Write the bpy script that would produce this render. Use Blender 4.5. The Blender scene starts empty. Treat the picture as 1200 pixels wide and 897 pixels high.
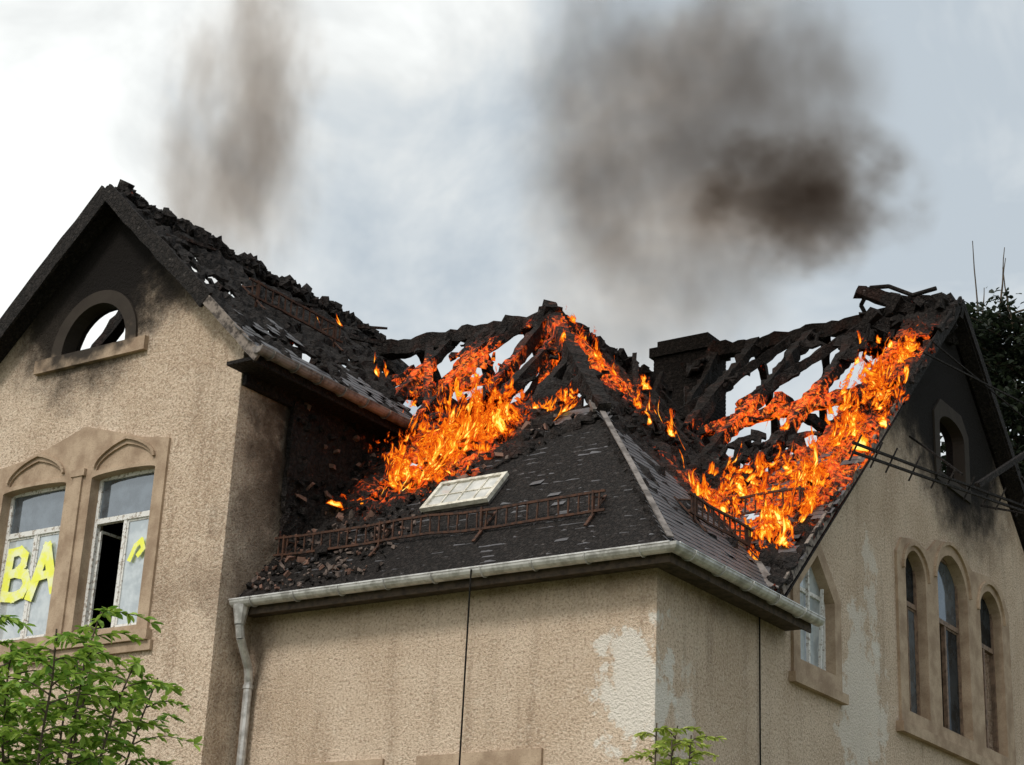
import bpy,bmesh,math,random
from mathutils import Vector,Matrix,noise
random.seed(7)
scene=bpy.context.scene
R=random.uniform
# ---------------------------------------------------------------- node helpers
class NT:
    def __init__(s,name,disp=False):
        s.m=bpy.data.materials.new(name);s.m.use_nodes=True;s.t=s.m.node_tree;s.t.nodes.clear()
        s.out=s.t.nodes.new('ShaderNodeOutputMaterial')
    def n(s,typ,ins=None,**kw):
        x=s.t.nodes.new(typ)
        for k,v in kw.items(): setattr(x,k,v)
        for k,v in (ins or {}).items():
            if isinstance(v,bpy.types.NodeSocket): s.t.links.new(v,x.inputs[k])
            else: x.inputs[k].default_value=v
        return x
    def link(s,a,b): s.t.links.new(a,b)
    def math(s,op,a,b=0.0,c=None,clamp=False):
        d={0:a,1:b}
        if c is not None:d[2]=c
        x=s.n('ShaderNodeMath',d,operation=op);x.use_clamp=clamp;return x.outputs[0]
    def coord(s,scale=(1,1,1),kind='Object',loc=(0,0,0)):
        tc=s.n('ShaderNodeTexCoord');mp=s.n('ShaderNodeMapping',{'Vector':tc.outputs[kind],'Scale':scale,'Location':loc});return mp.outputs[0]
    def noise(s,vec,scale,detail=4,rough=.55,dist=0):
        return s.n('ShaderNodeTexNoise',{'Vector':vec,'Scale':scale,'Detail':detail,'Roughness':rough,'Distortion':dist}).outputs[0]
    def ramp(s,fac,stops,interp='LINEAR'):
        x=s.n('ShaderNodeValToRGB',{'Fac':fac});cr=x.color_ramp;cr.interpolation=interp
        while len(cr.elements)<len(stops): cr.elements.new(.5)
        for e,(p,c) in zip(cr.elements,stops):
            e.position=p;e.color=(c,c,c,1) if isinstance(c,(int,float)) else (*c,1)
        return x.outputs[0]
    def mix(s,f,a,b,blend='MIX'):
        x=s.n('ShaderNodeMix',data_type='RGBA',blend_type=blend)
        for i,v in ((0,f),(6,a),(7,b)):
            if isinstance(v,bpy.types.NodeSocket): s.link(v,x.inputs[i])
            else: x.inputs[i].default_value=v if i==0 else (*v,1)
        return x.outputs[2]
    def smooth(s,v,a,b,lo=0.0,hi=1.0):
        return s.n('ShaderNodeMapRange',{0:v,1:a,2:b,3:lo,4:hi},interpolation_type='SMOOTHSTEP').outputs[0]
    def bump(s,h,strength=.5,dist=.02):
        return s.n('ShaderNodeBump',{'Height':h,'Strength':strength,'Distance':dist}).outputs[0]
    def dist(s,p,sc=(1,1,1)):
        tc=s.n('ShaderNodeTexCoord').outputs['Object']
        a=s.n('ShaderNodeVectorMath',{0:tc,1:p},operation='SUBTRACT').outputs[0]
        b=s.n('ShaderNodeVectorMath',{0:a,1:sc},operation='MULTIPLY').outputs[0]
        return s.n('ShaderNodeVectorMath',{0:b},operation='LENGTH').outputs[1]
    def bsdf(s,col,rough=.8,normal=None,spec=.3,metal=0,em=None,ems=None,**k):
        d={'Base Color':col if isinstance(col,bpy.types.NodeSocket) else (*col,1),'Roughness':rough,'Metallic':metal,'Specular IOR Level':spec}
        if normal is not None:d['Normal']=normal
        if em is not None:d['Emission Color']=em if isinstance(em,bpy.types.NodeSocket) else (*em,1)
        if ems is not None:d['Emission Strength']=ems
        d.update(k)
        b=s.n('ShaderNodeBsdfPrincipled',d);s.link(b.outputs[0],s.out.inputs[0]);return s.m

def wall_mat():
    s=NT('roughcast');c=s.coord()
    big=s.noise(c,.7,3,.6);st=s.noise(s.coord((2.2,2.2,.22)),1.3,4,.6);med=s.noise(c,4,3,.65)
    gr=s.noise(c,24,2,.8);edge=s.noise(c,1.9,5,.70)
    col=s.mix(s.smooth(big,.35,.65),(.66,.525,.40),(.56,.43,.315))
    col=s.mix(s.math('MULTIPLY',s.smooth(st,.5,.72),.6),col,(.34,.245,.17))
    col=s.mix(s.math('MULTIPLY',s.smooth(med,.5,.75),.35),col,(.72,.61,.49))
    col=s.mix(s.math('MULTIPLY',s.smooth(gr,.51,.66),.7),col,(.29,.20,.14))
    col=s.mix(s.math('MULTIPLY',s.smooth(gr,.46,.34),.5),col,(.82,.71,.58))
    e0=s.math('SUBTRACT',edge,.5)
    def patch(col,p,sc,r,amt):
        d=s.math('ADD',s.dist(p,sc),s.math('MULTIPLY',e0,2.6))
        return s.mix(s.math('MULTIPLY',s.smooth(d,r+.08,r-.08),amt),col,(.76,.72,.65))
    col=patch(col,(-.35,0,6.6),(1.2,1,.7),.6,.8)
    col=patch(col,(0,6.8,7.6),(1,.8,.5),.7,.6)
    col=patch(col,(0,.8,6.2),(1,1.3,.7),.4,.5)
    col=patch(col,(0,7.3,9.6),(1,2.0,.5),.4,.5)
    def soot_shade(col,p,sc,r0,r1,amt=1.,dk=(.012,.010,.009),k=1.5):
        d=s.math('ADD',s.dist(p,sc),s.math('MULTIPLY',e0,k))
        return s.mix(s.math('MULTIPLY',s.smooth(d,r1,r0),amt),col,dk)
    col=soot_shade(col,(-10.5,-.8,15.6),(.8,1,.62),.95,1.8,1.,k=1.1)
    col=soot_shade(col,(-11.0,-.8,14.1),(.74,1,.8),.85,1.85,.97,k=1.1)
    col=soot_shade(col,(-8.9,-.8,14.2),(1,1,1),.4,1.3,.92,k=1.1)
    col=soot_shade(col,(0,11.6,15.2),(1,.60,.60),1.4,2.3,k=1.1)
    col=soot_shade(col,(0,12.0,13.4),(1,.6,.8),.6,2.0,.94,k=1.1)
    col=soot_shade(col,(0,9.0,13.9),(1,.7,.9),.4,1.7,.94)
    col=soot_shade(col,(-7.2,1.6,11.4),(1,.7,.55),.8,1.6,.97)
    col=soot_shade(col,(-7.2,-.1,10.0),(1.2,1.1,.2),.1,1.05,.72,(.07,.045,.03))  # flank wall: brown stain plus its shading, painted into the colour
    col=soot_shade(col,(-3.4,0,8.6),(.12,.3,1.6),.2,1.2,.55,(.18,.12,.08))  # brown tint along the top of the bay front wall
    col=soot_shade(col,(0,2.0,8.5),(.3,.3,1.4),.2,1.2,.6,(.10,.07,.05))  # darker brown tint along the top of the bay side wall
    return s.bsdf(col,.95,s.bump(gr,.9,.05),.15)
def stone_mat():
    s=NT('sandstone');c=s.coord();a=s.noise(c,2.2,5,.65);b=s.noise(c,45,2,.6)
    col=s.mix(s.smooth(a,.35,.68),(.48,.365,.26),(.31,.22,.15));col=s.mix(s.math('MULTIPLY',s.smooth(b,.5,.7),.4),col,(.20,.14,.10))
    e0=s.math('SUBTRACT',s.noise(c,2.5,4),.5)
    for p,sc,r in (((-10.9,-.9,14.3),(.7,1,.8),1.45),((0,11.5,13.8),(1,1,1),2.2)):
        d=s.math('ADD',s.dist(p,sc),s.math('MULTIPLY',e0,.9))
        col=s.mix(s.math('MULTIPLY',s.smooth(d,r,r*.72),.95),col,(.02,.017,.015))
    return s.bsdf(col,.85,s.bump(s.math('ADD',a,s.math('MULTIPLY',b,.4)),.5,.02),.2)
def simple(name,c1,c2,scale=6,rough=.7,metal=0,spec=.3,bump=.3,thr=(.4,.65)):
    s=NT(name);c=s.coord();a=s.noise(c,scale,4,.65);col=s.mix(s.smooth(a,*thr),c1,c2)
    return s.bsdf(col,rough,s.bump(a,bump,.02),spec,metal)
def slate_mat():
    s=NT('slate');c=s.coord();at=s.n('ShaderNodeAttribute',attribute_name='rnd').outputs[2]
    a=s.noise(c,1.2,5,.65);b=s.noise(c,22,3,.6)
    col=s.mix(at,(.068,.065,.069),(.105,.102,.108))
    col=s.mix(s.math('MULTIPLY',s.smooth(a,.50,.66),.7),col,(.030,.027,.026))
    col=s.mix(s.math('MULTIPLY',s.smooth(b,.60,.74),.4),col,(.16,.15,.145))
    return s.bsdf(col,.55,s.bump(b,.35,.01),.45)
HOT=[((-5.3,2.1,11.2),(.6,.6,.6)),((-4.6,5.8,14.),(.6,.6,.6)),((-.3,6.2,11.6),(.8,.34,.34)),((-1.4,5.0,10.6),(.6,.6,.6)),((-7.4,2.8,12.6),(.9,.8,.8)),((-.4,9.6,14.8),(1.0,.6,.6)),((-6.8,4.6,13.8),(.5,.9,.9)),((-2.2,8.6,13.6),(.5,.7,.7))]
def char_mat(name='charred',glow=1.0,amt=1.0,red=.5):
    s=NT(name);c=s.coord()
    b=s.noise(c,14,3,.65);v=s.n('ShaderNodeTexVoronoi',{'Vector':c,'Scale':13},feature='DISTANCE_TO_EDGE').outputs[0]
    col=s.mix(s.smooth(b,.4,.7),(.009,.007,.006),(.030,.024,.021))
    col=s.mix(s.math('MULTIPLY',s.smooth(s.noise(c,5,4,.7),.63,.72),.5),col,(.14,.125,.115))
    h=s.math('ADD',b,s.math('MULTIPLY',s.smooth(v,0,.12),.6))
    if amt<=0: return s.bsdf(col,.85,s.bump(h,.9,.04),.25)
    a=s.noise(c,2.4,4,.65)
    near=None
    for p,sc in HOT:
        g=s.smooth(s.dist(p,sc),1.35,.2);near=g if near is None else s.math('MAXIMUM',near,g)
    col=s.mix(s.math('MULTIPLY',s.smooth(a,.46,.66),s.math('MULTIPLY_ADD',near,.75,red)),col,(.11,.030,.013))
    k=s.math('ADD',s.noise(c,7,4,.74,.5),s.math('MULTIPLY',near,.18))
    k2=s.math('ADD',s.noise(c,1.3,3,.6),s.math('MULTIPLY',near,.42))
    e=s.math('MULTIPLY',s.smooth(k,.585,.73),s.smooth(k2,.60,.78))
    return s.bsdf(col,.85,s.bump(h,.9,.04),.25,em=s.ramp(s.math('ADD',s.noise(c,16,2,.7),s.math('MULTIPLY',near,.1)),[(.38,(.55,.02,.0)),(.6,(1,.11,.006)),(.8,(1,.36,.03))]),ems=s.math('MULTIPLY',e,amt))
def fire_mat():
    s=NT('flame')
    tc=s.n('ShaderNodeTexCoord');uv=s.n('ShaderNodeSeparateXYZ',{0:tc.outputs['UV']});u,v=uv.outputs[0],uv.outputs[1]
    heat=s.n('ShaderNodeAttribute',attribute_name='heat').outputs[2]
    c=s.coord((1,1,.5))
    w=s.n('ShaderNodeTexNoise',{'Vector':c,'Scale':1.9,'Detail':2}).outputs[1]
    wv=s.n('ShaderNodeVectorMath',{0:w,1:(.5,.5,.5)},operation='SUBTRACT').outputs[0]
    wv=s.n('ShaderNodeVectorMath',{0:wv,'Scale':.9},operation='SCALE').outputs[0]
    c2=s.n('ShaderNodeVectorMath',{0:c,1:wv},operation='ADD').outputs[0]
    n=s.noise(c2,5.8,5,.71,.4)
    side=s.math('SUBTRACT',1.,s.math('POWER',s.math('ABSOLUTE',s.math('SUBTRACT',s.math('MULTIPLY',u,2.),1.)),1.8))
    top=s.math('POWER',s.math('SUBTRACT',1.,v,clamp=True),.8)
    bot=s.smooth(v,0.,.14)
    shp=s.math('MULTIPLY',s.math('MULTIPLY',side,top),bot)
    val=s.math('ADD',s.math('MULTIPLY',shp,1.0),s.math('SUBTRACT',s.math('MULTIPLY',s.math('SUBTRACT',n,.5),4.2),.50))
    edge=s.math('MULTIPLY',side,s.math('MULTIPLY',s.smooth(v,1.,.7),bot))
    al=s.math('MULTIPLY',s.smooth(val,-.06,.26),s.smooth(edge,.02,.3))
    hv=s.math('ADD',val,heat)
    col=s.ramp(hv,[(0,(.42,.02,.002)),(.14,(.80,.075,.004)),(.34,(1,.20,.008)),(.55,(1,.44,.02)),(.85,(1,.85,.20))])
    em=s.n('ShaderNodeEmission',{'Color':col,'Strength':s.smooth(hv,0,.9,.85,1.6)});tr=s.n('ShaderNodeBsdfTransparent')
    mx=s.n('ShaderNodeMixShader',{0:al,1:tr.outputs[0],2:em.outputs[0]});s.link(mx.outputs[0],s.out.inputs[0])
    s.m.cycles.emission_sampling='NONE';return s.m
def glass_mat(name,c1,c2,g=.35):
    s=NT(name);c=s.coord();a=s.noise(c,3,4,.6)
    d=s.n('ShaderNodeBsdfDiffuse',{'Color':s.mix(s.smooth(a,.35,.65),c1,c2)});gl=s.n('ShaderNodeBsdfGlossy',{'Color':(.8,.86,.92,1),'Roughness':.06,'Normal':s.bump(s.noise(c,1.5,2),.12,.05)})
    m=s.n('ShaderNodeMixShader',{0:g,1:d.outputs[0],2:gl.outputs[0]});s.link(m.outputs[0],s.out.inputs[0]);return s.m
def leaf_mat(name,c1,c2):
    s=NT(name);at=s.n('ShaderNodeAttribute',attribute_name='rnd').outputs[2]
    col=s.mix(at,c1,c2);d=s.n('ShaderNodeBsdfPrincipled',{'Base Color':col,'Roughness':.5,'Specular IOR Level':.35})
    t=s.n('ShaderNodeBsdfTranslucent',{'Color':col});m=s.n('ShaderNodeMixShader',{0:.4,1:d.outputs[0],2:t.outputs[0]})
    s.link(m.outputs[0],s.out.inputs[0]);return s.m
WALL=wall_mat();STONE=stone_mat();SLATE=slate_mat()
CHAR=char_mat('charred_wood',1,1.15,.15);CHARS=char_mat('charred_roofing',1,1.05,.05);CHARD=char_mat('charred_dead',0,0,0)
FIRE=fire_mat()
ZINC=simple('zinc',(.60,.59,.57),(.34,.33,.31),5,.45,.35,.5,.1)
ZINCD=simple('zinc_sooty',(.26,.23,.21),(.10,.085,.075),4,.6,.2,.4,.2)
RUST=simple('rusty_iron',(.085,.038,.022),(.03,.018,.014),12,.8)
WHITE=simple('peeling_white_paint',(.74,.73,.70),(.36,.31,.26),18,.6,bump=.5,thr=(.52,.62))
DARKW=simple('stained_wood',(.09,.065,.048),(.04,.03,.023),7,.8)
WOOD=simple('weathered_board',(.24,.20,.17),(.05,.04,.034),9,.8)
GL1=glass_mat('window_glass',(.05,.06,.07),(.10,.12,.14),.22);GL2=glass_mat('dusty_glass',(.36,.40,.42),(.55,.59,.60),.2);GL3=glass_mat('dark_glass',(.01,.011,.012),(.035,.04,.045),.08)
BLACK=simple('dark_interior',(.012,.011,.010),(.02,.018,.016),3,.95,spec=.05)
SKYL=glass_mat('skylight_glass',(.70,.68,.63),(.50,.50,.47),.15)
YEL=simple('yellow_spray_paint',(.90,.92,.12),(.88,.90,.55),4,.6)
BRICK=CHARD
# ---------------------------------------------------------------- object helpers
al=math.radians(-34.5)
house=bpy.data.objects.new('burning_house',None);house.location=(2.081,24,0);house.rotation_euler=(0,0,al)
scene.collection.objects.link(house)
def mesh(name,verts,faces,mat,parent=house,mats=None,mi=None,recalc=False,attr=None,smooth=False):
    me=bpy.data.meshes.new(name);me.from_pydata([tuple(v) for v in verts],[],faces)
    for m in (mats or [mat]): me.materials.append(m)
    if mi: me.polygons.foreach_set('material_index',mi)
    if recalc:
        bm=bmesh.new();bm.from_mesh(me);bmesh.ops.recalc_face_normals(bm,faces=bm.faces);bm.to_mesh(me);bm.free()
    if attr:
        a=me.attributes.new('rnd','FLOAT','POINT');a.data.foreach_set('value',attr)
    if smooth: me.polygons.foreach_set('use_smooth',[True]*len(me.polygons))
    me.update();ob=bpy.data.objects.new(name,me);scene.collection.objects.link(ob);ob.parent=parent;return ob
class Acc:
    def __init__(s): s.v=[];s.f=[];s.mi=[];s.a=[]
    def add(s,vs,fs,mi=0,a=0):
        b=len(s.v);s.v+=[tuple(v) for v in vs];s.f+=[tuple(i+b for i in f) for f in fs];s.mi+=[mi]*len(fs);s.a+=[a]*len(vs)
    def hexa(s,p,mi=0,a=0):
        s.add(p,[(0,3,2,1),(4,5,6,7),(0,1,5,4),(1,2,6,5),(2,3,7,6),(3,0,4,7)],mi,a)
    def box(s,x0,x1,y0,y1,z0,z1,mi=0,a=0):
        s.hexa([(x0,y0,z0),(x1,y0,z0),(x1,y1,z0),(x0,y1,z0),(x0,y0,z1),(x1,y0,z1),(x1,y1,z1),(x0,y1,z1)],mi,a)
    def bar(s,a,b,w,h=None,mi=0,n=1,jit=0.,sides=4,upv=None,taper=1.,bend=.7):
        a=Vector(a);b=Vector(b);h=h or w;d=(b-a);L=d.length
        if L<1e-4:return
        d/=L;up=Vector(upv) if upv else Vector((0,0,1))
        if abs(d.dot(up))>.97: up=Vector((1,0,0))
        sx=d.cross(up).normalized();sz=sx.cross(d).normalized();vs=[];fs=[];seed=R(0,99)
        for i in range(n+1):
            t=i/n;c=a+d*L*t;k=1+(taper-1)*t
            if jit: c=c+(noise.noise_vector(Vector((seed,t*L*1.3,0))))*jit*bend
            for j in range(sides):
                an=2*math.pi*(j+.5)/sides;q=1.4142 if sides==4 else 1
                rr=1
                if jit: rr=1+jit*5*noise.noise(Vector((t*L*3.5,j*1.7,seed)))+jit*5*noise.noise(Vector((t*L*14,j*2.3,seed+7)))
                vs.append(c+sx*math.cos(an)*w*.5*q*rr*k+sz*math.sin(an)*h*.5*q*rr*k)
        for i in range(n):
            for j in range(sides):
                j2=(j+1)%sides;fs.append((i*sides+j,i*sides+j2,(i+1)*sides+j2,(i+1)*sides+j))
        fs.append(tuple(range(sides))[::-1]);fs.append(tuple(n*sides+j for j in range(sides)))
        s.add(vs,fs,mi,random.random())
    def tube(s,pts,r,sides=8,mi=0):
        for p,q in zip(pts[:-1],pts[1:]): s.bar(p,q,2*r,2*r,mi,1,0,sides)
    def done(s,name,mat,parent=house,mats=None,smooth=False,recalc=False):
        return mesh(name,s.v,s.f,mat,parent,mats,s.mi,recalc,s.a,smooth)
def slab(name,outline,holes,kind,c0,c1,mat):
    cu=bpy.data.curves.new(name,'CURVE');cu.dimensions='2D';cu.fill_mode='BOTH'
    for pts in [outline]+holes:
        sp=cu.splines.new('POLY');sp.points.add(len(pts)-1)
        for p,q in zip(sp.points,pts): p.co=(q[0],q[1],0,1)
        sp.use_cyclic_u=True
    cu.extrude=abs(c1-c0)/2
    t=bpy.data.objects.new('tmp',cu);scene.collection.objects.link(t);bpy.context.view_layer.update()
    me=bpy.data.meshes.new_from_object(t.evaluated_get(bpy.context.evaluated_depsgraph_get()));bpy.data.objects.remove(t)
    m=(c0+c1)/2;vs=[((v.co.x,m+v.co.z,v.co.y) if kind=='F' else (m+v.co.z,v.co.x,v.co.y)) for v in me.vertices]
    fs=[tuple(p.vertices) for p in me.polygons]
    return mesh(name,vs,fs,mat,recalc=True)
def rect(a,b,c,d): return [(a,c),(b,c),(b,d),(a,d)]
def arch(u0,u1,z0,zs,rise,n=14,pointed=0.):
    pts=[(u0,z0),(u1,z0)];m=(u0+u1)/2;h=(u1-u0)/2
    for i in range(n+1):
        t=math.pi*i/n;x=math.cos(t);y=math.sin(t)
        y=y*(1-pointed)+(1-abs(x))*pointed
        pts.append((m+h*x,zs+rise*y))
    return pts
def fit(pts,d):
    cx=sum(p[0] for p in pts)/len(pts);cz=(min(p[1] for p in pts)+max(p[1] for p in pts))/2
    return [(p[0]+(d if p[0]>cx else -d),p[1]+(d if p[1]>cz else -d)) for p in pts]
# ---------------------------------------------------------------- walls
Y0=-.82
w1=arch(-12.42,-10.88,8.05,10.66,.06);w2=arch(-10.28,-8.84,8.05,10.66,.06)
lun=arch(-11.46,-9.93,13.06,13.10,.80,20)
slab('front_gable_wall',[(-13.72,0),(-7.2,0),(-7.2,12.66),(-10.46,15.82),(-13.72,12.66)],[fit(w1,.015),fit(w2,.015),fit(lun,.015),rect(-12.4,-10.9,3.2,5.3),rect(-10.3,-8.8,3.2,5.3)],'F',Y0,Y0+.35,WALL)
slab('front_window_surround',[(-12.95,7.95),(-8.6,7.95),(-8.6,11.12),(-9.2,11.22),(-10.58,11.62),(-11.9,11.22),(-12.95,11.12)],
     [w1,w2,arch(-12.3,-11.0,10.78,10.80,.36,14,.35),arch(-10.2,-8.92,10.78,10.80,.36,14,.35)],'F',Y0-.05,Y0+.2,STONE)
a=Acc();a.box(-12.3,-8.9,Y0-.012,Y0-.003,10.77,11.2);
for m in(-11.65,-9.56):
    for i in range(14):
        t0,t1=[math.pi*k/14 for k in(i,i+1)]
        f=lambda t:(m+.68*math.cos(t),Y0-.07,10.84+.42*(.65*math.sin(t)+.35*(1-abs(math.cos(t)))))
        a.bar(f(t0),f(t1),.05,.05)
a.box(-13.0,-8.52,Y0-.13,Y0+.22,7.78,7.95);a.box(-13.05,-8.47,Y0-.07,Y0-.004,7.62,7.775)
a.box(-10.68,-10.48,Y0-.09,Y0-.053,8.0,10.72);a.box(-10.74,-10.42,Y0-.11,Y0-.052,10.72,10.84)
a.box(-12.05,-9.4,Y0-.10,Y0+.3,12.80,13.05)
a.done('front_stone_trim',STONE)
slab('lunette_surround',arch(-11.72,-9.68,13.055,13.10,1.04,24),[lun],'F',Y0-.05,Y0+.25,STONE)
slab('bay_front_wall',rect(-7.2,-.35,0,8.27),[rect(-5.9,-4.5,3.2,5.5),rect(-3.6,-1.9,3.2,5.5)],'F',0,.35,WALL)
for u0,u1 in((-6.02,-4.42),(-3.82,-1.72)):
    slab('bay_window_surround',rect(u0,u1,3.0,5.86),[rect(u0+.16,u1-.16,3.2,5.48)],'F',-.05,.2,STONE)
pent=[(4.38,7.85),(5.68,7.85),(5.68,9.02),(5.05,9.66),(4.38,9.02)]
t1=arch(8.72,9.66,7.85,10.35,.45,14,.1);t2=arch(10.25,11.75,7.85,10.55,.62,14,.1);t3=arch(12.42,13.62,7.85,10.45,.52,14,.1)
up=arch(10.7,12.0,12.75,13.7,.3)
ol=[(0,0),(19.7,0),(19.7,8.2),(11.5,16.1),(11.3,15.8),(11.0,15.95),(3.25,8.27),(0,8.27)]
slab('side_gable_wall',ol,[fit(h,.015) for h in(pent,t1,t2,t3,up)]+[rect(9,13.4,3.2,5.5),rect(4.4,5.6,3.2,5.2)],'S',-.35,0,WALL)
slab('pentagonal_window_surround',[(4.14,7.60),(5.92,7.60),(5.92,9.12),(5.05,10.0),(4.14,9.12)],[pent],'S',-.2,.05,STONE)
slab('triple_window_surround',[(8.35,7.6),(14.05,7.6),(14.05,10.75),(13.7,11.15),(12.9,11.25),(12.1,11.15),(11.6,11.35),(11.0,11.42),(10.3,11.3),(9.8,10.95),(9.2,11.02),(8.6,10.9),(8.35,10.6)],[t1,t2,t3],'S',-.2,.05,STONE)
slab('attic_window_surround',[(10.45,12.55),(12.25,12.55),(12.25,13.9),(11.9,14.25),(10.8,14.25),(10.45,13.9)],[up],'S',-.2,.04,STONE)
a=Acc();a.box(-.1,.14,8.2,14.2,7.42,7.598);a.box(-.1,.12,4.05,6.0,7.44,7.598)
for m,rr in((9.19,.62),(11.0,.92),(13.02,.75)):
    zs={9.19:10.35,11.0:10.55,13.02:10.45}[m]
    for i in range(14):
        t0,t1_=[math.pi*k/14 for k in(i,i+1)]
        f=lambda t:(.07,m+rr*.98*math.cos(t),zs+rr*.9*math.sin(t));a.bar(f(t0),f(t1_),.06,.06)
a.done('side_stone_trim',STONE)
slab('block_flank_wall',[(Y0+.35,0),(3.3,0),(3.3,12.3),(Y0+.35,12.3)],[],'S',-7.55,-7.2,WALL)
slab('far_side_wall',rect(Y0+.35,19.35,0,12.2),[],'S',-13.72,-13.37,WALL)
slab('rear_wall',rect(-13.72,-.35,0,8.2),[rect(-11,-9.5,3,5),rect(-7,-5.5,3,5),rect(-3.5,-2,3,5)],'F',19.35,19.7,WALL)
a=Acc();a.box(-13.3,-.4,.4,19.3,8.0,8.2);a.box(-13.3,-7.6,-.4,4,12.0,12.12);a.box(-13.3,-.4,.4,19.3,4.0,4.2)
a.box(-8.0,-7.8,-.4,.38,4,12);a.box(-13.2,-7.6,1.2,1.3,0,12);a.box(-2.0,-1.9,.4,19.3,4.2,8.0);a.box(-1.6,-1.5,8,15,8.2,12.4)
a.done('dark_interior_floors_and_partitions',BLACK)
# ---------------------------------------------------------------- windows
def window(name,u0,u1,z0,z1,kind,pos,sgn,trans=.72,mull=True,panes=('a','b','b'),fr=WHITE,opened=-1):
    A=Acc();mats=[fr,GL1,GL2,GL3]
    def bx(ua,ub,za,zb,d0,d1,mi=0):
        lo,hi=sorted((pos+sgn*d0,pos+sgn*d1))
        if kind=='F':A.box(ua,ub,lo,hi,za,zb,mi)
        else:A.box(lo,hi,ua,ub,za,zb,mi)
    f=.065;bx(u0,u0+f,z0,z1,0,.08);bx(u1-f,u1,z0,z1,0,.08);bx(u0+f,u1-f,z0,z0+f,.002,.078);bx(u0+f,u1-f,z1-f,z1,.002,.078)
    zt=z0+(z1-z0)*trans;um=(u0+u1)/2
    if trans<1: bx(u0+f,u1-f,zt-.045,zt+.045,-.015,.082)
    G={'a':1,'b':2,'c':3}
    bx(u0+f,u1-f,(zt+.045) if trans<1 else z0+f,z1-f,.035,.042,G[panes[0]])
    if trans<1:
        ztop=zt-.045
        if mull: bx(um-.035,um+.035,z0+f,ztop,-.005,.07)
        for k,(ua,ub) in enumerate(((u0+f,um-.035),(um+.035,u1-f))):
            if k==opened: continue
            g=.035
            bx(ua,ua+g,z0+f,ztop,.012,.05);bx(ub-g,ub,z0+f,ztop,.012,.05);bx(ua+g,ub-g,z0+f,z0+f+g,.013,.049);bx(ua+g,ub-g,ztop-g,ztop,.013,.049)
            bx(ua+g,ub-g,z0+f+g,ztop-g,.028,.033,G[panes[1+k]])
    A.done(name,None,mats=mats)
window('front_window',-12.42,-10.88,8.05,10.72,'F',Y0+.14,1,.71,True,('a','b','b'))
window('front_window_open',-10.28,-8.84,8.05,10.72,'F',Y0+.14,1,.71,True,('a','c','b'),opened=0)
a=Acc();a.bar((-10.2,Y0+.24,8.14),(-10.2,Y0+.24,9.8),.04,.04);a.bar((-10.17,Y0+.74,8.14),(-10.17,Y0+.74,9.8),.04,.04);a.bar((-10.2,Y0+.24,9.8),(-10.17,Y0+.74,9.8),.04);a.bar((-10.2,Y0+.24,8.14),(-10.17,Y0+.74,8.14),.04);a.done('open_casement',WHITE)
window('pentagonal_window',4.38,5.68,7.85,9.1,'S',-.12,-1,1.0,False,('b','b','b'))
slab('pentagonal_window_head',[(4.38,9.1),(5.68,9.1),(5.05,9.68)],[],'S',-.17,-.13,GL2)
a=Acc();a.bar((-.11,5.0,7.9),(-.11,5.0,9.6),.05);a.bar((-.09,5.38,7.9),(-.05,5.42,9.2),.03,.05);a.done('pentagonal_window_bars',WHITE)
BR=simple('brown_frame_paint',(.24,.16,.11),(.12,.08,.055),10,.6)
window('triple_window_a',8.72,9.66,7.85,10.8,'S',-.13,-1,.68,False,('c','b','a'),BR)
window('triple_window_b',10.25,11.75,7.85,11.15,'S',-.13,-1,.62,True,('a','c','c'),BR,opened=0)
window('triple_window_c',12.42,13.62,7.85,10.95,'S',-.13,-1,.66,True,('c','c','c'),BR,opened=1)
a=Acc();kk=0
def stroke(pts,w=.13):
    global kk
    for p,q in zip(pts[:-1],pts[1:]):
        kk+=1;p3=Vector((p[0],Y0+.128-.0006*kk,p[1]));q3=Vector((q[0],Y0+.128-.0006*kk,q[1]));d=(q3-p3).normalized()*w*.35
        a.bar(p3-d,q3+d,.004,w,0,1,0,4,(0,0,1)) if abs(d.z)<abs(d.x) else a.bar(p3-d,q3+d,w,.004,0,1,0,4,(0,1,0))
stroke([(-12.24,8.86),(-12.20,9.66)],.18);stroke([(-12.2,9.64),(-11.98,9.66),(-11.84,9.56),(-11.86,9.40),(-12.0,9.28),(-12.16,9.26)],.16);stroke([(-12.0,9.28),(-11.78,9.22),(-11.70,9.06),(-11.80,8.90),(-12.0,8.85),(-12.22,8.88)],.18)
stroke([(-11.60,8.82),(-11.46,9.22),(-11.32,9.66),(-11.18,9.26),(-11.04,8.90)],.19);stroke([(-11.5,9.14),(-11.14,9.18)],.15)
stroke([(-9.34,9.2),(-9.24,9.42),(-9.12,9.5),(-9.06,9.36),(-9.16,9.26)],.09)
a.done('graffiti_scrawl',YEL)
# ---------------------------------------------------------------- roof planes
class Pl:
    def __init__(s,o,u,t): s.o=Vector(o);s.u=Vector(u);s.t=Vector(t).normalized();s.n=s.u.cross(s.t);s.n*=(1 if s.n.z>-1e-6 else -1)
    def p(s,u,t,h=0): return s.o+s.u*u+s.t*t+s.n*h
FL=Pl((.42,-.42,8.37),(-1,0,0),(0,1,1.12));FR=Pl((.42,-.42,8.37),(0,1,0),(-1,0,1.12))
RL=Pl((-6.58,-1.22,12.2),(0,1,0),(-1,0,.97));RR=Pl((.3,3.0,8.5),(-1,0,0),(0,1,.953))
LL=Pl((-14.34,-1.22,12.2),(0,1,0),(1,0,.97));RB=Pl((.3,20.0,8.5),(-1,0,0),(0,-1,.953))
FK=Pl((-7.19,.38,8.8),(0,1,0),(0,0,1))
zFL=lambda p:8.37+1.12*(p.y+.42);zFR=lambda p:8.37+1.12*(.42-p.x);zRL=lambda p:15.96-.97*(p.x+10.46);zRR=lambda p:8.5+.953*(p.y-3)
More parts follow.
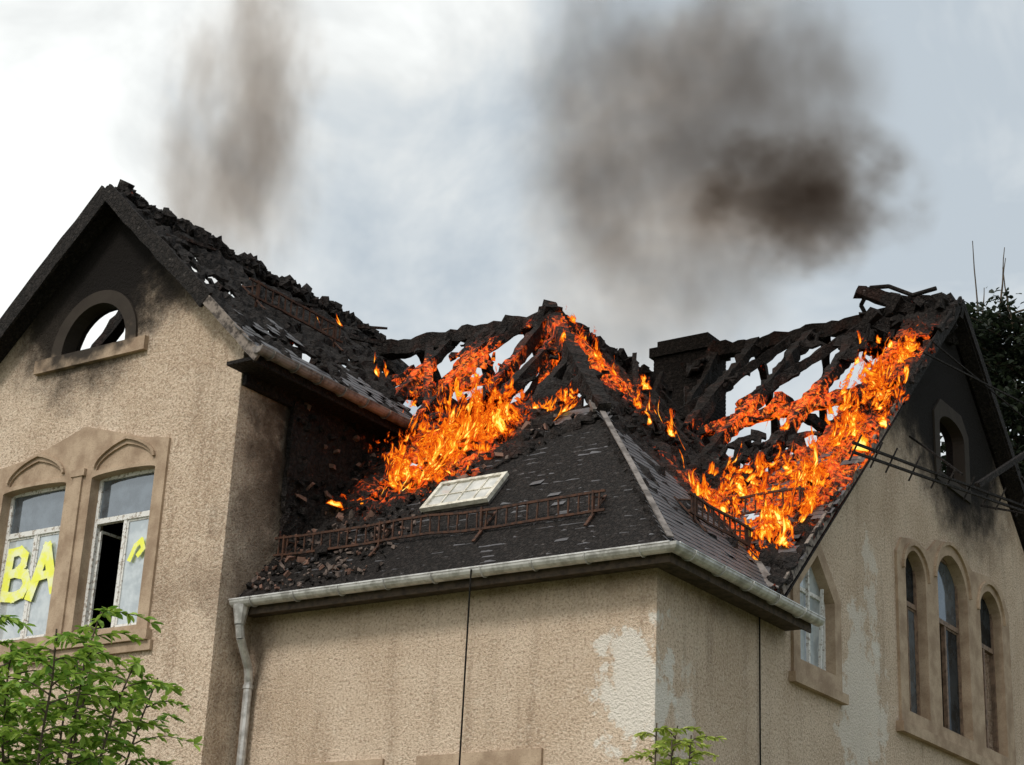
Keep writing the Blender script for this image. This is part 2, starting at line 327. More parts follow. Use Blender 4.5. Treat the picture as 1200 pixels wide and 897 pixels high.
def nz(x,y,z=0.): return noise.fractal(Vector((x,y,z)),1.,2.,5)
def lerp(x,pts):
    if x<=pts[0][0]:return pts[0][1]
    for (a,b),(c,d) in zip(pts[:-1],pts[1:]):
        if x<=c:return b+(d-b)*(x-a)/(c-a)
    return pts[-1][1]
inFL=lambda u,t,p:(u>t/1.5015-.02) and p.x>(-7.18 if p.z<12.25 else -6.58-(p.z-12.2)/.97) and p.y<5.55
inFR=lambda u,t,p:(u>t/1.5015-.02) and (zFR(p)>zRR(p)-.02 or p.y<3.0) and p.y<(3.95 if p.x>0 else 30) and p.x>-5.55
inRR=lambda u,t,p:(zRR(p)>zFR(p)-.05 or p.x<-5.5) and p.y<11.55 and (p.x>-5.5 or p.z>13)
inRL=lambda u,t,p:(zRL(p)>zFL(p)-.05 or p.y>5.5) and p.x>-10.5
bFL=lambda p:lerp(p.x,[(-7.3,.1),(-6.6,.35),(-5.2,1.17),(-4.24,1.9),(-2.59,2.75),(0,3.5)])
def slates(name,P,U,T,test,w=.21,e=.15,amt=1.,lift=.011):
    A=Acc();t=0.;row=0
    while t<T:
        u=-(row%2)*w*.5
        while u<U:
            c=P.p(u+w/2,t+e/2)
            if test(u+w/2,t+e/2,c) and random.random()<amt:
                j=R(-.004,.004);k=R(0,.003)+(R(0,.03) if random.random()<.03 else 0);g=.002;q=R(-.003,.003)
                A.hexa([P.p(u+g,t-.03+q,lift+k),P.p(u+w-g,t-.03+q,lift+k+j),P.p(u+w-g,t+e+.02,.002),P.p(u+g,t+e+.02,.002),
                        P.p(u+g,t-.03+q,lift+.006+k),P.p(u+w-g,t-.03+q,lift+.006+k+j),P.p(u+w-g,t+e+.02,.008),P.p(u+g,t+e+.02,.008)],0,random.random())
            u+=w
        t+=e;row+=1
    return A.done(name,SLATE)
slates('bay_front_slates',FL,8.2,6.,lambda u,t,p:inFL(u,t,p) and p.y<bFL(p)+.35*nz(p.x*1.1,p.y*1.1))
slates('bay_side_slates',FR,5.5,5.,lambda u,t,p:inFR(u,t,p) and p.x>lerp(p.y,[(0,-3.0),(2.6,-2.6),(3.4,-1.3),(4.2,-.3)])+.35*nz(p.y*1.1,p.x*1.1))
slates('block_slates',RL,5.5,5.4,lambda u,t,p:inRL(u,t,p) and t<1.3+1.3*nz(p.y*.9,1) and nz(p.y*1.3,p.x*1.3,4)<.12,amt=.9)
slates('block_far_slates',LL,9,2.6,lambda u,t,p:t<1.5+.6*nz(p.y,1))
slates('side_lower_slates',RR,1.6,5.4,lambda u,t,p:inRR(u,t,p) and nz(u*1.2,t*.8,9)<-.05 ,amt=.85)
def sheet(name,P,U0,U1,T0,T1,test,mat,cs=.11,rough=.07,th=.05,h0=-.03,dens=1.):
    nu=int((U1-U0)/cs);nt=int((T1-T0)/cs);idx={};vs=[];fs=[]
    def V(i,j):
        if (i,j) not in idx:
            u=U0+i*cs+R(-.03,.03);t=T0+j*cs+R(-.03,.03);h=h0+rough*nz(u*2.1,t*2.1,3)+rough*.6*R(-.5,.5);idx[(i,j)]=len(vs);vs.append(P.p(u,t,h))
        return idx[(i,j)]
    for i in range(nu):
        for j in range(nt):
            u=U0+(i+.5)*cs;t=T0+(j+.5)*cs;p=P.p(u,t)
            if test(u,t,p): fs.append((V(i,j),V(i+1,j),V(i+1,j+1),V(i,j+1)))
    ob=mesh(name,vs,fs,mat);m=ob.modifiers.new('s','SOLIDIFY');m.thickness=th;m.offset=-1;return ob
sheet('bay_front_deck',FL,0,8.3,0,4.2,lambda u,t,p:inFL(u,t,p) and p.y<bFL(p)+.2,CHARD,rough=0.005)
sheet('bay_side_deck',FR,0,6,0,4.2,lambda u,t,p:inFR(u,t,p) and p.y<4.3,CHARD,rough=.005)
sheet('bay_front_char',FL,0,9.9,.6,8.95,lambda u,t,p:inFL(u,t,p) and p.y>bFL(p)-.5 and (nz(u*.9,t*.9,1)*1.1+nz(u*3,t*3,2)*.35 < lerp(p.y,[(2.2,.9),(2.9,.15),(3.7,-.46),(5.5,-.46)])+(0.42 if p.x>-4.6 and p.y<4.2 else 0)),CHARS,rough=.16)
sheet('bay_side_char',FR,0,10.2,1.2,8.95,lambda u,t,p:inFR(u,t,p) and nz(u*1.,t*1.,5)*1.2+nz(u*3,t*3,2)*.4<lerp(p.z,[(12.2,.9),(14,.3),(15,-.05)]),CHARS,rough=.16)
sheet('side_block_char',RR,-.05,9,0,11.7,lambda u,t,p:inRR(u,t,p) and nz(u*.9,t*.9,7)*1.2+nz(u*3,t*3,2)*.4<lerp(p.z,[(11.2,.9),(12.2,.1),(13,-.6),(16,-.55)])+(.95 if p.x>-.65 else 0),CHARS,rough=.18)
sheet('block_char',RL,0,7.6,0,5.45,lambda u,t,p:inRL(u,t,p) and (nz(u*1.2,t*1.2,8)*1.1+nz(u*3.3,t*3.3,2)*.4<lerp(t,[(3.5,.36),(4.6,.34),(5.4,.15)])),CHARD,rough=.14)
sheet('block_far_char',LL,0,8.5,0,5.4,lambda u,t,p:(t<1.4) or (u<.6),CHARD,rough=.06)
sheet('side_back_char',RB,0,2.2,0,11.6,lambda u,t,p:u<.55 or t<6+nz(u,t)*2,CHARD,rough=.08)
sheet('flank_charred_boarding',FK,0,2.75,0,3.15,lambda u,t,p:p.z>8.2+1.12*(p.y+.42),CHARS,cs=.1,rough=.07,h0=.10,th=.08)
A=Acc()
def lump(c,r,mi=0,fl=1.):
    c=Vector(c);vs=[];rot=Matrix.Rotation(R(0,6.28),3,Vector((R(-1,1),R(-1,1),R(-1,1))).normalized())
    sz=Vector((r*R(.6,1.6),r*R(.5,1),r*R(.3,.7)*fl))
    for sx in(-1,1):
        for sy in(-1,1):
            for q in(-1,1): vs.append(c+rot@Vector((sx*sz.x*R(.5,1.1),sy*sz.y*R(.5,1.1),q*sz.z*R(.5,1.1))))
    A.add(vs,[(0,1,3,2),(4,6,7,5),(0,4,5,1),(2,3,7,6),(0,2,6,4),(1,5,7,3)],mi,0)
for i in range(420):
    y=R(-1.0,6.4);t=5.36-abs(random.gauss(0,.16))+.10*nz(y*1.7,3);lump(RL.p(y+1.22,t,R(-.08,.07)+.12*nz(y*2.2,9)),R(.06,.14),random.choice((0,1,1,1)),1.6)
for i in range(560):
    u=R(2.5,8.3);t=R(.2,5);p=FL.p(u,t,.05)
    if inFL(u,t,p) and p.y>bFL(p)-.55: lump(p,R(.02,.085),random.choice((0,0,1,1,2,3)))
for i in range(200):
    u=R(0,9);t=R(1,8.9);p=FR.p(u,t,.05)
    if inFR(u,t,p) and p.z>11: lump(p,R(.03,.11),random.choice((0,1)))
for i in range(380):
    u=R(0,6);t=R(0,11);p=RR.p(u,t,.05)
    if inRR(u,t,p) and p.z<12.6: lump(p,R(.03,.10),random.choice((0,0,1)))
for i in range(260): lump(FL.p(R(5.0,7.6),R(.1,1.9),.05),R(.015,.05),random.choice((1,2,2,3)))
for i in range(200):
    y=R(5.4,9.9);lump((-5.5+R(-.15,.15),y,15+R(-.25,.12)),R(.05,.14),random.choice((0,1)),1.5)
for i in range(130): lump((R(-1.6,.2),11.5+R(-.6,.2),16.2+R(-.5,.25)),R(.06,.17),1,1.5)
for i in range(70):
    y=R(.5,2.7);z=R(9.4,12);lump((-7.06,y,z),R(.04,.09),random.choice((1,1,1,3)))
A.done('charred_debris',None,mats=[CHARS,CHARD,simple('ash',(.16,.12,.10),(.06,.045,.04),8,.95),simple('broken_tile',(.20,.11,.08),(.10,.055,.04),8,.9)])
# ---------------------------------------------------------------- burnt timbers
T=Acc()
def B(a,b,w=.15,h=None,j=.05,mi=0,taper=1.): 
    L=(Vector(b)-Vector(a)).length;T.bar(a,b,w*1.1,(h or w*1.2)*1.1,mi,max(3,int(L*7)),j*1.5,4,None,taper,.35)
B((-5.45,5.51,15.0),(-9.6,5.51,15.05),.22,.26,.07);B((-5.51,5.3,15.05),(-5.51,10.0,14.95),.24,.26,.07)
B((-2.4,2.4,11.65),(-5.55,5.55,15.1),.22,.24,.06);B((-5.51,5.51,11.6),(-5.51,5.51,15.1),.22)
B((-5.4,5.4,15.0),(-5.75,5.75,15.45),.3,.3,.1,taper=.5)
for x in(-4.2,-4.95,-5.7,-6.7,-7.7):
    ye=min(5.5,-x);yb=2.2 if x>-7 else 3.4
    B((x+R(-.3,.3),yb,8.37+1.12*(yb+.42)-.1),(x+R(-.1,.1),ye,8.37+1.12*(ye+.42)-.08),.16,.2,.055)
B((-8.5,3.6,12.9),(-8.2,4.9,14.3),.15,.18,.07,taper=.5)
for x in(-6.0,-7.2,-8.5):
    L=R(1.8,3.8);B((x,5.51,14.95),(x-R(-.3,.3),5.51+L,14.95-1.12*L),.15,.18,.05)
for x in(-6.5,-8.0): B((x,3.6,12.9),(x,7.4,12.9),.14,.17,.05)
B((-9.2,4.3,13.5),(-6.0,4.3,13.45),.15,.17,.06);B((-8.3,5.5,15),(-6.8,3.6,12.8),.14,.16,.05);B((-6.1,5.5,15),(-7.3,3.9,13.1),.13,.15,.05)
for y in(6.1,7.1,8.2,9.3):
    r=R(1.5,3.2);B((-5.5,y,14.95),(-5.5+r,y,14.95-1.12*r),.15,.18,.05)
    r=R(1.,2.6);B((-5.5,y+.2,14.95),(-5.5-r,y+.2,14.95-1.12*r),.13,.16,.05)
B((.15,11.5,16.45),(-5.3,11.5,16.42),.24,.28,.07)
B((-5.3,11.5,16.3),(-5.9,11.5,16.1),.2,.2,.08)
for x in(-.5,-1.6,-2.9,-4.2):
    L=R(4.6,6.2);B((x,11.5,16.45),(x+R(-.45,.25),11.5-L,16.45-.953*L),.18,.22,.06)
B((-5.1,11.3,16.2),(-4.8,9.6,14.5),.18,.22,.08,taper=.5)
for x in(-1.2,-2.6,-4.2):
    L=R(1.6,3.6);B((x,11.5,16.4),(x-R(.3,1.4),11.5+L,16.4-.953*L),.15,.19,.05)
B((-2.6,9.2,14.2),(-2.6,13.4,14.2),.15,.18,.05)
B((-.4,8.7,13.8),(-5.2,8.7,13.5),.18,.2,.06);B((-3.4,11.4,16.3),(-5.0,8.8,13.8),.15,.17,.05)
B((-1.7,11.3,16.3),(-3.3,8.9,14.0),.15,.17,.05)
B((-.1,11.5,16.5),(-1.6,11.2,16.95),.16,.2,.08,taper=.6);B((-1.0,11.4,16.6),(-1.7,10.9,16.9),.2,.14,.1)
for y,k in((7.,1),(8.2,.7),(9.4,.8)): B((-4.9+R(-.4,.4),y,13.6),(-5.1,y+R(.6,1),15.1),.14,.16,.08,taper=.6)
B((-10.46,-1.1,15.75),(-10.46,6.8,15.75),.2,.24,.05)
for y in(.75,2.2,3.3,4.4,5.4,6.4): B((-10.46,y,15.75),(-10.46-R(3.3,3.7),y+R(-.1,.1),15.75-.97*3.5),.15,.19,.06)
for y in(4.2,5.0,5.8,6.6): 
    r=R(.9,2.2);B((-10.46,y,15.8),(-10.46+r,y,15.8-.97*r),.15,.19,.055)
for i in range(14):
    y=R(-.6,6);x=-10.4+R(0,.8);z=zRL(Vector((x,0,0)));B((x,y,z-.04),(x+R(-.2,.5),y+R(.2,.8),z+R(-.2,.16)),.07,.07,.06,taper=.5)
for i in range(44):
    P,u,t=random.choice(((FL,R(4,9),R(4,8.2)),(FR,R(5,9.5),R(4,8.2)),(RR,R(0,5),R(5,10.8))))
    p=P.p(u,t,.03);d=P.u*R(-1,1)+P.t*R(-.5,.6)+P.n*R(-.1,.4);q=p+d*R(.3,.9)
    if P is RR and t>6 and u>.8: continue
    B(p,q,.07,.07,.06,taper=.5)
T.done('charred_roof_timbers',CHAR)
a=Acc();pts=[(-1.5,11.3,16.2),(-1.75,11.3,16.75),(-1.5,11.2,17.05),(-1.1,11.2,17.0),(-.6,11.2,16.7),(-.1,11.2,16.75)]
a.tube(pts,.045);a.tube([(-1.2,10.4,15.9),(-1.35,10.4,15.2),(-1.1,10.3,14.9)],.03);a.done('bent_pipes',CHARD)
a=Acc();a.box(-6.75,-5.4,11.6,12.4,8.2,16.85);a.box(-6.83,-5.32,11.52,12.48,16.6,16.82);a.box(-6.7,-5.45,11.65,12.35,16.85,17.0)
for z in [13+i*.09 for i in range(40)]: a.box(-6.755,-5.395,11.595,12.405,z,z+.062)
a.done('chimney',BRICK)
# ---------------------------------------------------------------- verge boards, soffits, gutters
a=Acc()
def board(p,q,w,h,mi=0,n=1,j=0): a.bar(p,q,w,h,mi,n,j,4,(0,0,1))
board((-10.46,-1.24,15.86),(-14.45,-1.24,11.99),.05,.34,0,14,.02);board((-10.46,-1.24,15.86),(-7.75,-1.24,13.23),.05,.28,0,12,.03);board((-7.75,-1.24,13.23),(-6.5,-1.24,12.02),.05,.18,1,6,.03)
a.hexa([(-10.46,-1.2,15.75),(-14.3,-1.2,12.05),(-14.3,-.83,12.05),(-10.46,-.83,15.75),(-10.46,-1.2,15.8),(-14.3,-1.2,12.1),(-14.3,-.83,12.1),(-10.46,-.83,15.8)])
a.hexa([(-10.46,-1.2,15.75),(-6.6,-1.2,12.03),(-6.6,-.83,12.03),(-10.46,-.83,15.75),(-10.46,-1.2,15.8),(-6.6,-1.2,12.08),(-6.6,-.83,12.08),(-10.46,-.83,15.8)])
board((.3,3.2,8.62),(.3,8.2,13.35),.05,.16,1,10,.03);board((.3,8.2,13.35),(.3,11.5,16.5),.05,.24,0,12,.06);board((.3,11.5,16.5),(.3,20,8.4),.05,.2,0,16,.03)
a.hexa([(0,3.3,8.45),(.28,3.3,8.45),(.28,11.5,16.25),(0,11.5,16.25),(0,3.3,8.5),(.28,3.3,8.5),(.28,11.5,16.3),(0,11.5,16.3)])
a.hexa([(0,19.9,8.35),(.28,19.9,8.35),(.28,11.5,16.3),(0,11.5,16.3),(0,19.9,8.4),(.28,19.9,8.4),(.28,11.5,16.35),(0,11.5,16.35)])
a.box(-7.19,.40,-.40,-.002,8.19,8.25,2);a.box(.002,.40,.0,3.95,8.19,8.25,2);a.box(-7.19,.405,-.43,-.402,8.12,8.36,2);a.box(.402,.43,-.43,3.95,8.12,8.36,2)
a.box(-7.19,-6.62,-1.2,3.0,12.0,12.06,0);a.box(-6.618,-6.59,-1.22,3.0,11.95,12.22,0);a.box(-7.19,-7.1,-.8,3.2,11.8,12.0,0)
a.done('verge_and_eaves_boards',None,mats=[CHARD,WOOD,DARKW])
def gutter(pts,r,z,mat,name,br=.85):
    A=Acc();n=9;rings=[]
    for i,p in enumerate(pts):
        p=Vector((p[0],p[1],0));d0=(Vector((*pts[i],0))-Vector((*pts[i-1],0))).normalized() if i else None
        d1=(Vector((*pts[i+1],0))-Vector((*pts[i],0))).normalized() if i<len(pts)-1 else None
        d=(d0+d1).normalized() if d0 and d1 else (d0 or d1);nrm=Vector((d.y,-d.x,0));k=1/max(.3,nrm.dot(Vector(((d0 or d1).y,-(d0 or d1).x,0))))
        ring=[]
        for j in range(n):
            an=math.pi+math.pi*j/(n-1);ring.append(p+nrm*(-math.cos(an))*r*k*-1+Vector((0,0,z+r*math.sin(an)*1.05)))
        rings.append(ring)
    vs=[v for r_ in rings for v in r_];fs=[]
    for i in range(len(rings)-1):
        for j in range(n-1): fs.append((i*n+j,i*n+j+1,(i+1)*n+j+1,(i+1)*n+j))
    fs.append(tuple(range(n)));fs.append(tuple((len(rings)-1)*n+j for j in range(n)))
    ob=mesh(name,vs,fs,mat);m=ob.modifiers.new('s','SOLIDIFY');m.thickness=.012
    for p,q in zip(pts[:-1],pts[1:]):
        p=Vector((*p,z));q=Vector((*q,z));d=(q-p);L=d.length;d/=L;nr=Vector((d.y,-d.x,0))
        A.bar(p+nr*r,q+nr*r,.035,.035,0,1,0,6)
        for k in range(int(L/br)):
            c=p+d*(k+.5)*br+Vector((0,0,R(-.003,.003)));prev=None
            for j in range(9):
                an=math.pi*j/8;v=c+nr*math.cos(an)*(r+.012)+Vector((0,0,-math.sin(an)*(r*1.05+.012)))
                if prev: A.bar(prev,v,.04,.012,0,upv=d)
                prev=v
    A.done(name+'_brackets',mat)
gutter([(-7.15,-.535),(.535,-.535),(.535,3.98)],.1,8.33,ZINC,'bay_gutter')
gutter([(-6.48,-1.3),(-6.48,2.85)],.1,12.16,ZINCD,'block_gutter',.6)
a=Acc()
a.bar((-6.98,-.53,8.24),(-6.98,-.53,7.95),.26,.26,0,1,0,10,taper=.6)
a.tube([(-6.98,-.53,7.95),(-6.98,-.48,7.75),(-7.02,-.2,7.35),(-7.05,-.13,7.15),(-7.05,-.13,2.)],.068,10)
for z in(7.1,5.6,4.0):a.bar((-7.05,-.13,z),(-7.05,-.13,z-.06),.165,.165,0,1,0,10)
a.done('downpipe',ZINC)
a=Acc();a.bar((.44,-.44,8.46),(-2.55,2.55,11.78),.09,.02,0,8,.01,4,(1,-1,1.5));a.bar((-2.45,2.45,11.65),(-2.65,2.65,11.9),.3,.06,0,1,0,4,(1,-1,1.5))
a.bar((.3,2.95,8.6),(-1.2,4.6,10.1),.16,.02,0,5,.01);a.done('hip_flashing',ZINCD)
def guard(name,P,u0,u1,t,h=.28,step=.17,posts=1.6):
    A=Acc();up=Vector((0,0,1));sd_=R(0,50)
    b=lambda u,hh,s=0:P.p(u,t,.06)+up*hh+P.n*s+Vector((.02*nz(u*1.1,sd_),0,.05*nz(u*.8,sd_+3)))
    n=10
    for k in range(n):
        ua,ub=u0+(u1-u0)*k/n,u0+(u1-u0)*(k+1)/n
        for hh in(.06,.06+h): A.bar(b(ua,hh),b(ub,hh),.035,.035)
    for k in range(int(abs(u1-u0)/step)):
        u=u0+(u1-u0)*(k+.5)/int(abs(u1-u0)/step);A.bar(b(u+R(-.015,.015),.06),b(u,.06+h),.022,.022)
    m=max(2,int(abs(u1-u0)/posts)+1)
    for k in range(m):
        u=u0+(u1-u0)*(k+.1)/(m-.8);A.bar(b(u,-.12),b(u,h+.1),.05,.03);A.bar(b(u,h),P.p(u,t+.45,.05),.04,.02);A.bar(P.p(u,t-.3,.06),P.p(u,t+.5,.06),.05,.02)
    A.done(name,RUST)
guard('snow_guard_bay_front',FL,1.4,7.5,1.0)
guard('snow_guard_bay_side',FR,2.2,4.3,1.45)
guard('snow_guard_side_block',RR,.35,1.9,2.7)
guard('snow_guard_block',RL,1.7,4.3,2.7)
A=Acc();u0,u1,t0,t1_=3.80,5.0,1.84,2.56
def fb(ua,ub,ta,tb,h0,h1,mi):A.hexa([FL.p(ua,ta,h0),FL.p(ub,ta,h0),FL.p(ub,tb,h0),FL.p(ua,tb,h0),FL.p(ua,ta,h1),FL.p(ub,ta,h1),FL.p(ub,tb,h1),FL.p(ua,tb,h1)],mi)
fb(u0,u1,t0,t1_,.02,.09,1);fb(u0+.04,u1-.04,t0+.04,t1_-.04,.09,.11,2)
for ua,ub,ta,tb in((u0-.03,u0+.04,t0-.03,t1_+.03),(u1-.04,u1+.03,t0-.03,t1_+.03),(u0+.04,u1-.04,t0-.03,t0+.04),(u0+.04,u1-.04,t1_-.04,t1_+.03)): fb(ua,ub,ta,tb,.08,.15,0)
for k in(1,2,3): fb(u0+(u1-u0)*k/4-.012,u0+(u1-u0)*k/4+.012,t0+.04,t1_-.04,.105,.13,0)
fb(u0+.04,u1-.04,(t0+t1_)/2-.012,(t0+t1_)/2+.012,.105,.128,0)
A.done('roof_skylight',None,mats=[simple('skylight_frame',(.72,.68,.58),(.45,.41,.33),9,.6),ZINCD,SKYL])
A=Acc()
def L2(p,q,w=.05):A.bar(p,q,w,w,0,6,.01)
a0,a1=(.8,4.8,11.2),(1.5,13.2,12.2)
for d in(0,.16): L2((a0[0],a0[1],a0[2]+d),(a1[0],a1[1],a1[2]+d*.5),.04)
for k in range(13):
    t=k/12+R(-.02,.02);p=Vector(a0).lerp(Vector(a1),t);L2(p+Vector((-.1,0,-.12)),p+Vector((.1,.05,.30)),.025)
L2((.9,10.2,12.2),(1.4,14.3,14.6),.10);L2((.5,8.8,14.4),(1.2,14.6,14.8),.03);L2((.4,9.5,14.9),(1.2,15,14.2),.025)
L2((.1,9.0,12.9),(1.2,8.6,11.9),.035);L2((.1,12.6,12.6),(1.5,12.8,12.2),.035);L2((1.4,11.2,12.6),(1.4,13.4,11.6),.04);L2((1.4,12.9,12.2),(1.5,13.3,11.3),.05)
A.done('fallen_steel_ladder',CHARD)
a=Acc();a.bar((-2.62,-.65,8.3),(-2.66,-.65,2),.018,.018,0,20,.004);a.bar((.03,3.02,8.2),(.03,3.05,1),.018,.018,0,14,.004);a.done('hanging_cable',BLACK)
# ---------------------------------------------------------------- flames
fire=bpy.data.objects.new('fire',None);scene.collection.objects.link(fire);fire.location=house.location;fire.rotation_euler=house.rotation_euler
FV=[];FF=[];FU=[];FH=[]
def flame(c,w,h,up,facing,heat):
    c=Vector(c);up=Vector(up).normalized();side=up.cross(Vector(facing)).normalized();out=side.cross(up).normalized()
    nu,nv=5,9;b=len(FV);seed=R(0,99);cur=R(-.5,.5);heat+=R(-.12,.12)
    for j in range(nv+1):
        v=j/nv
        wob=noise.noise_vector(Vector((seed,v*h*1.6,0)))*.34*v*h
        for i in range(nu+1):
            u=i/nu;FV.append(c+side*(u-.5)*w*(1-.35*v)+up*v*h+out*(cur*(u-.5)**2*w+.18*v*v*h)+wob);FU.append((u,v));FH.append(heat)
    for j in range(nv):
        for i in range(nu): q=b+j*(nu+1)+i;FF.append((q,q+1,q+nu+2,q+nu+1))
def fires(P,pts,n,su,st,w=(.4,1.),h=(.5,1.2),lean=.5,hh=(.02,.2),heat=0.,tmax=99):
    for k in range(n):
        u,t=random.choice(pts);u+=random.gauss(0,su);t=min(tmax,t+random.gauss(0,st))
        up=(P.t*lean*R(.3,1.4)+Vector((R(-.3,.3),R(-.3,.3),1))*(1-lean)+P.u*R(-.4,.3))
        fc=P.n+P.u*R(-.9,.9)+Vector((0,0,-.3));flame(P.p(u,t,R(*hh)),R(*w),R(*h),up,fc,heat)
fires(FL,[(6.0,3.1),(5.6,3.4),(5.1,3.6),(5.3,4.1),(5.8,3.9),(5.6,4.5),(4.9,4.2)],34,.3,.35,(.4,.95),(.5,1.5),.55,heat=.2)
fires(FL,[(5.5,3.6),(5.1,3.9),(5.8,3.4),(4.8,4.1)],16,.25,.3,(.6,1.1),(.5,1.0),.7,heat=.32)
fires(FL,[(6.8,2.5),(6.3,2.6),(5.8,2.8),(5.2,3.0),(4.8,3.2)],15,.3,.12,(.4,.8),(.2,.38),.85,heat=.12)
fires(FL,[(7.6,4.3),(8.2,5.2),(6.8,4.2)],8,.35,.4,(.2,.45),(.3,.55),.5,heat=-.1)
fires(FL,[(6.0,5.4),(6.6,6.2),(5.2,5.8),(7.2,5.6)],7,.5,.5,(.15,.35),(.25,.5),.5,heat=-.12)
fires(FL,[(3.9,4.6),(3.6,4.7)],8,.15,.12,(.4,.8),(.3,.55),.8,heat=.2)
fires(FR,[(5.6,7.2),(6.2,7.0),(6.6,6.2),(5.8,6.4),(5.4,5.6)],20,.35,.45,(.2,.45),(.4,.9),.5,heat=-.1,tmax=7.9)
fires(FR,[(4.0,2.8),(4.6,3.4),(4.2,2.2)],12,.3,.35,(.25,.5),(.3,.6),.6)
fires(RR,[(.5,2.2),(.45,3.2),(.5,4.2),(.5,5.2),(.5,6.2),(.45,7.4),(.5,8.6)],56,.25,.5,(.3,.75),(.5,1.2),.6,heat=-.05)
fires(RR,[(1.0,1.8),(1.2,2.8),(1.4,3.9),(1.9,3.6),(2.3,4.2),(.9,1.0),(.5,.6)],36,.35,.4,(.25,.7),(.3,.8),.6,heat=0)
fires(RR,[(1.5,6.5),(.9,9.2),(2.8,5.6),(3.4,5.2),(1.2,8.0)],9,.4,.5,(.15,.35),(.25,.5),.5,heat=-.12)
fires(RL,[(5.2,3.2),(4.6,2.6),(5.3,1.9),(5.6,1.2)],12,.3,.4,(.2,.45),(.2,.45),.6,heat=-.04)
me=bpy.data.meshes.new('flames');me.from_pydata([tuple(v) for v in FV],[],FF);uvl=me.uv_layers.new(name='UVMap')
for l in me.loops: uvl.data[l.index].uv=FU[l.vertex_index]
me.attributes.new('heat','FLOAT','POINT').data.foreach_set('value',FH)
me.materials.append(FIRE);me.polygons.foreach_set('use_smooth',[True]*len(me.polygons));ob=bpy.data.objects.new('flames',me);scene.collection.objects.link(ob);ob.parent=fire
# ---------------------------------------------------------------- smoke
smoke=bpy.data.objects.new('smoke',None);scene.collection.objects.link(smoke)
def smoke_mat(name,dens,col,thr,nscale,seed):
    s=NT(name);tc=s.n('ShaderNodeTexCoord').outputs['Object'];r=s.n('ShaderNodeVectorMath',{0:tc},operation='LENGTH').outputs[1]
    mp=s.n('ShaderNodeMapping',{'Vector':tc,'Location':(seed,seed*.7,0),'Rotation':(0,.5,0),'Scale':(1,1,.75)}).outputs[0]
    n=s.noise(mp,nscale,3,.65,0)
    v=s.math('ADD',s.math('SUBTRACT',1.,r),s.math('MULTIPLY',s.math('SUBTRACT',n,.5),thr))
    d=s.math('MULTIPLY',s.smooth(v,.05,.85),s.smooth(r,1.,.7));d=s.math('MULTIPLY',d,dens)
    p=s.n('ShaderNodeVolumeAbsorption',{'Color':(*col,1),'Density':d})
    s.m.cycles.volume_step_rate=2.5
    s.link(p.outputs[0],s.out.inputs[1]);return s.m
def puff(p,r,dens,col=(.40,.31,.23),thr=2.6,ns=1.7,name='smoke_puff'):
    me=bpy.data.meshes.new(name);bm=bmesh.new();bmesh.ops.create_icosphere(bm,subdivisions=2,radius=1);bm.to_mesh(me);bm.free()
    me.materials.append(smoke_mat('smoke',dens,col,thr,ns,R(0,50)));ob=bpy.data.objects.new(name,me);scene.collection.objects.link(ob);ob.parent=smoke;ob.location=p;ob.scale=r
random.seed(21)
puff((5.9,34,19.0),(3.0,2.2,2.1),1.15,thr=2.9,ns=1.6)
puff((3.7,35,21.2),(5.0,3,5.8),.56,ns=2.1)
puff((2.6,34,17.6),(3.4,2,4.0),.30,ns=2.0)
puff((-5.7,34,20.0),(2.5,1.8,4.6),.72,ns=1.9)
# ---------------------------------------------------------------- vegetation
def leafquad(A,c,d,n,L,W,a):
    d=d.normalized();s=d.cross(n).normalized();nn=s.cross(d)
    A.add([c,c+d*L*.35+s*W*.5+nn*L*.05,c+d*L*.75+s*W*.36,c+d*L-nn*L*.12,c+d*L*.75-s*W*.36,c+d*L*.35-s*W*.5+nn*L*.05,c+d*L*.4-nn*.006],[(0,1,2,6),(6,2,3),(0,6,4,5),(6,3,4)],0,a)
def sapling(name,base,height,spread,ntop,mat,leafL=.1,nbr=26,seed=1,z0=.5,br=(.25,.6)):
    random.seed(seed);e=bpy.data.objects.new(name,None);scene.collection.objects.link(e);e.location=base;W=Acc();A=Acc()
    for k in range(ntop):
        ang=k*2.4+R(-.3,.3);lean=R(.1,1)*spread;top=Vector((math.cos(ang)*lean,math.sin(ang)*lean,height*R(.86,1.0)));prev=Vector((0,0,0));pts=[]
        for i in range(13):
            t=i/12;p=Vector((top.x*t**1.6,top.y*t**1.6,top.z*t))+noise.noise_vector(Vector((seed+k,t*4,0)))*.14;pts.append(p)
        for i,(p,q) in enumerate(zip(pts[:-1],pts[1:])): W.bar(p,q,.05*(1-i/13)+.008,None,0,1,0,5)
        for b in range(nbr):
            t=z0+(1-z0)*(b/nbr)**.8;i=min(11,int(t*12));p=pts[i].lerp(pts[i+1],t*12-i);a2=b*2.4+R(-.5,.5);L=R(*br)*(1.25-t*.7)
            q0=p
            for j in range(7):
                d=Vector((math.cos(a2),math.sin(a2),.55-.16*j+R(-.1,.1)));q1=q0+d.normalized()*L/6;W.bar(q0,q1,.012*(1-j/8),None,0,1,0,4)
                for m in range(3):
                    dd=Vector((math.cos(a2+R(-1.3,1.3)),math.sin(a2+R(-1.3,1.3)),R(-.7,.35)));leafquad(A,q1,dd,Vector((R(-.5,.5),R(-.5,.5),1)),leafL*R(.6,1.2),leafL*.5*R(.8,1.2),random.random())
                q0=q1;a2+=R(-.25,.25)
    W.done('stems',BARK,e);A.done('leaves',mat,e)
BARK=simple('bark',(.10,.075,.05),(.05,.04,.03),12,.9)
sapling('maple_sapling',(-3.6,15,0),5.16,1.1,10,leaf_mat('leaf_green',(.13,.27,.035),(.42,.56,.10)),.11,25,3,.6,(.35,.85))
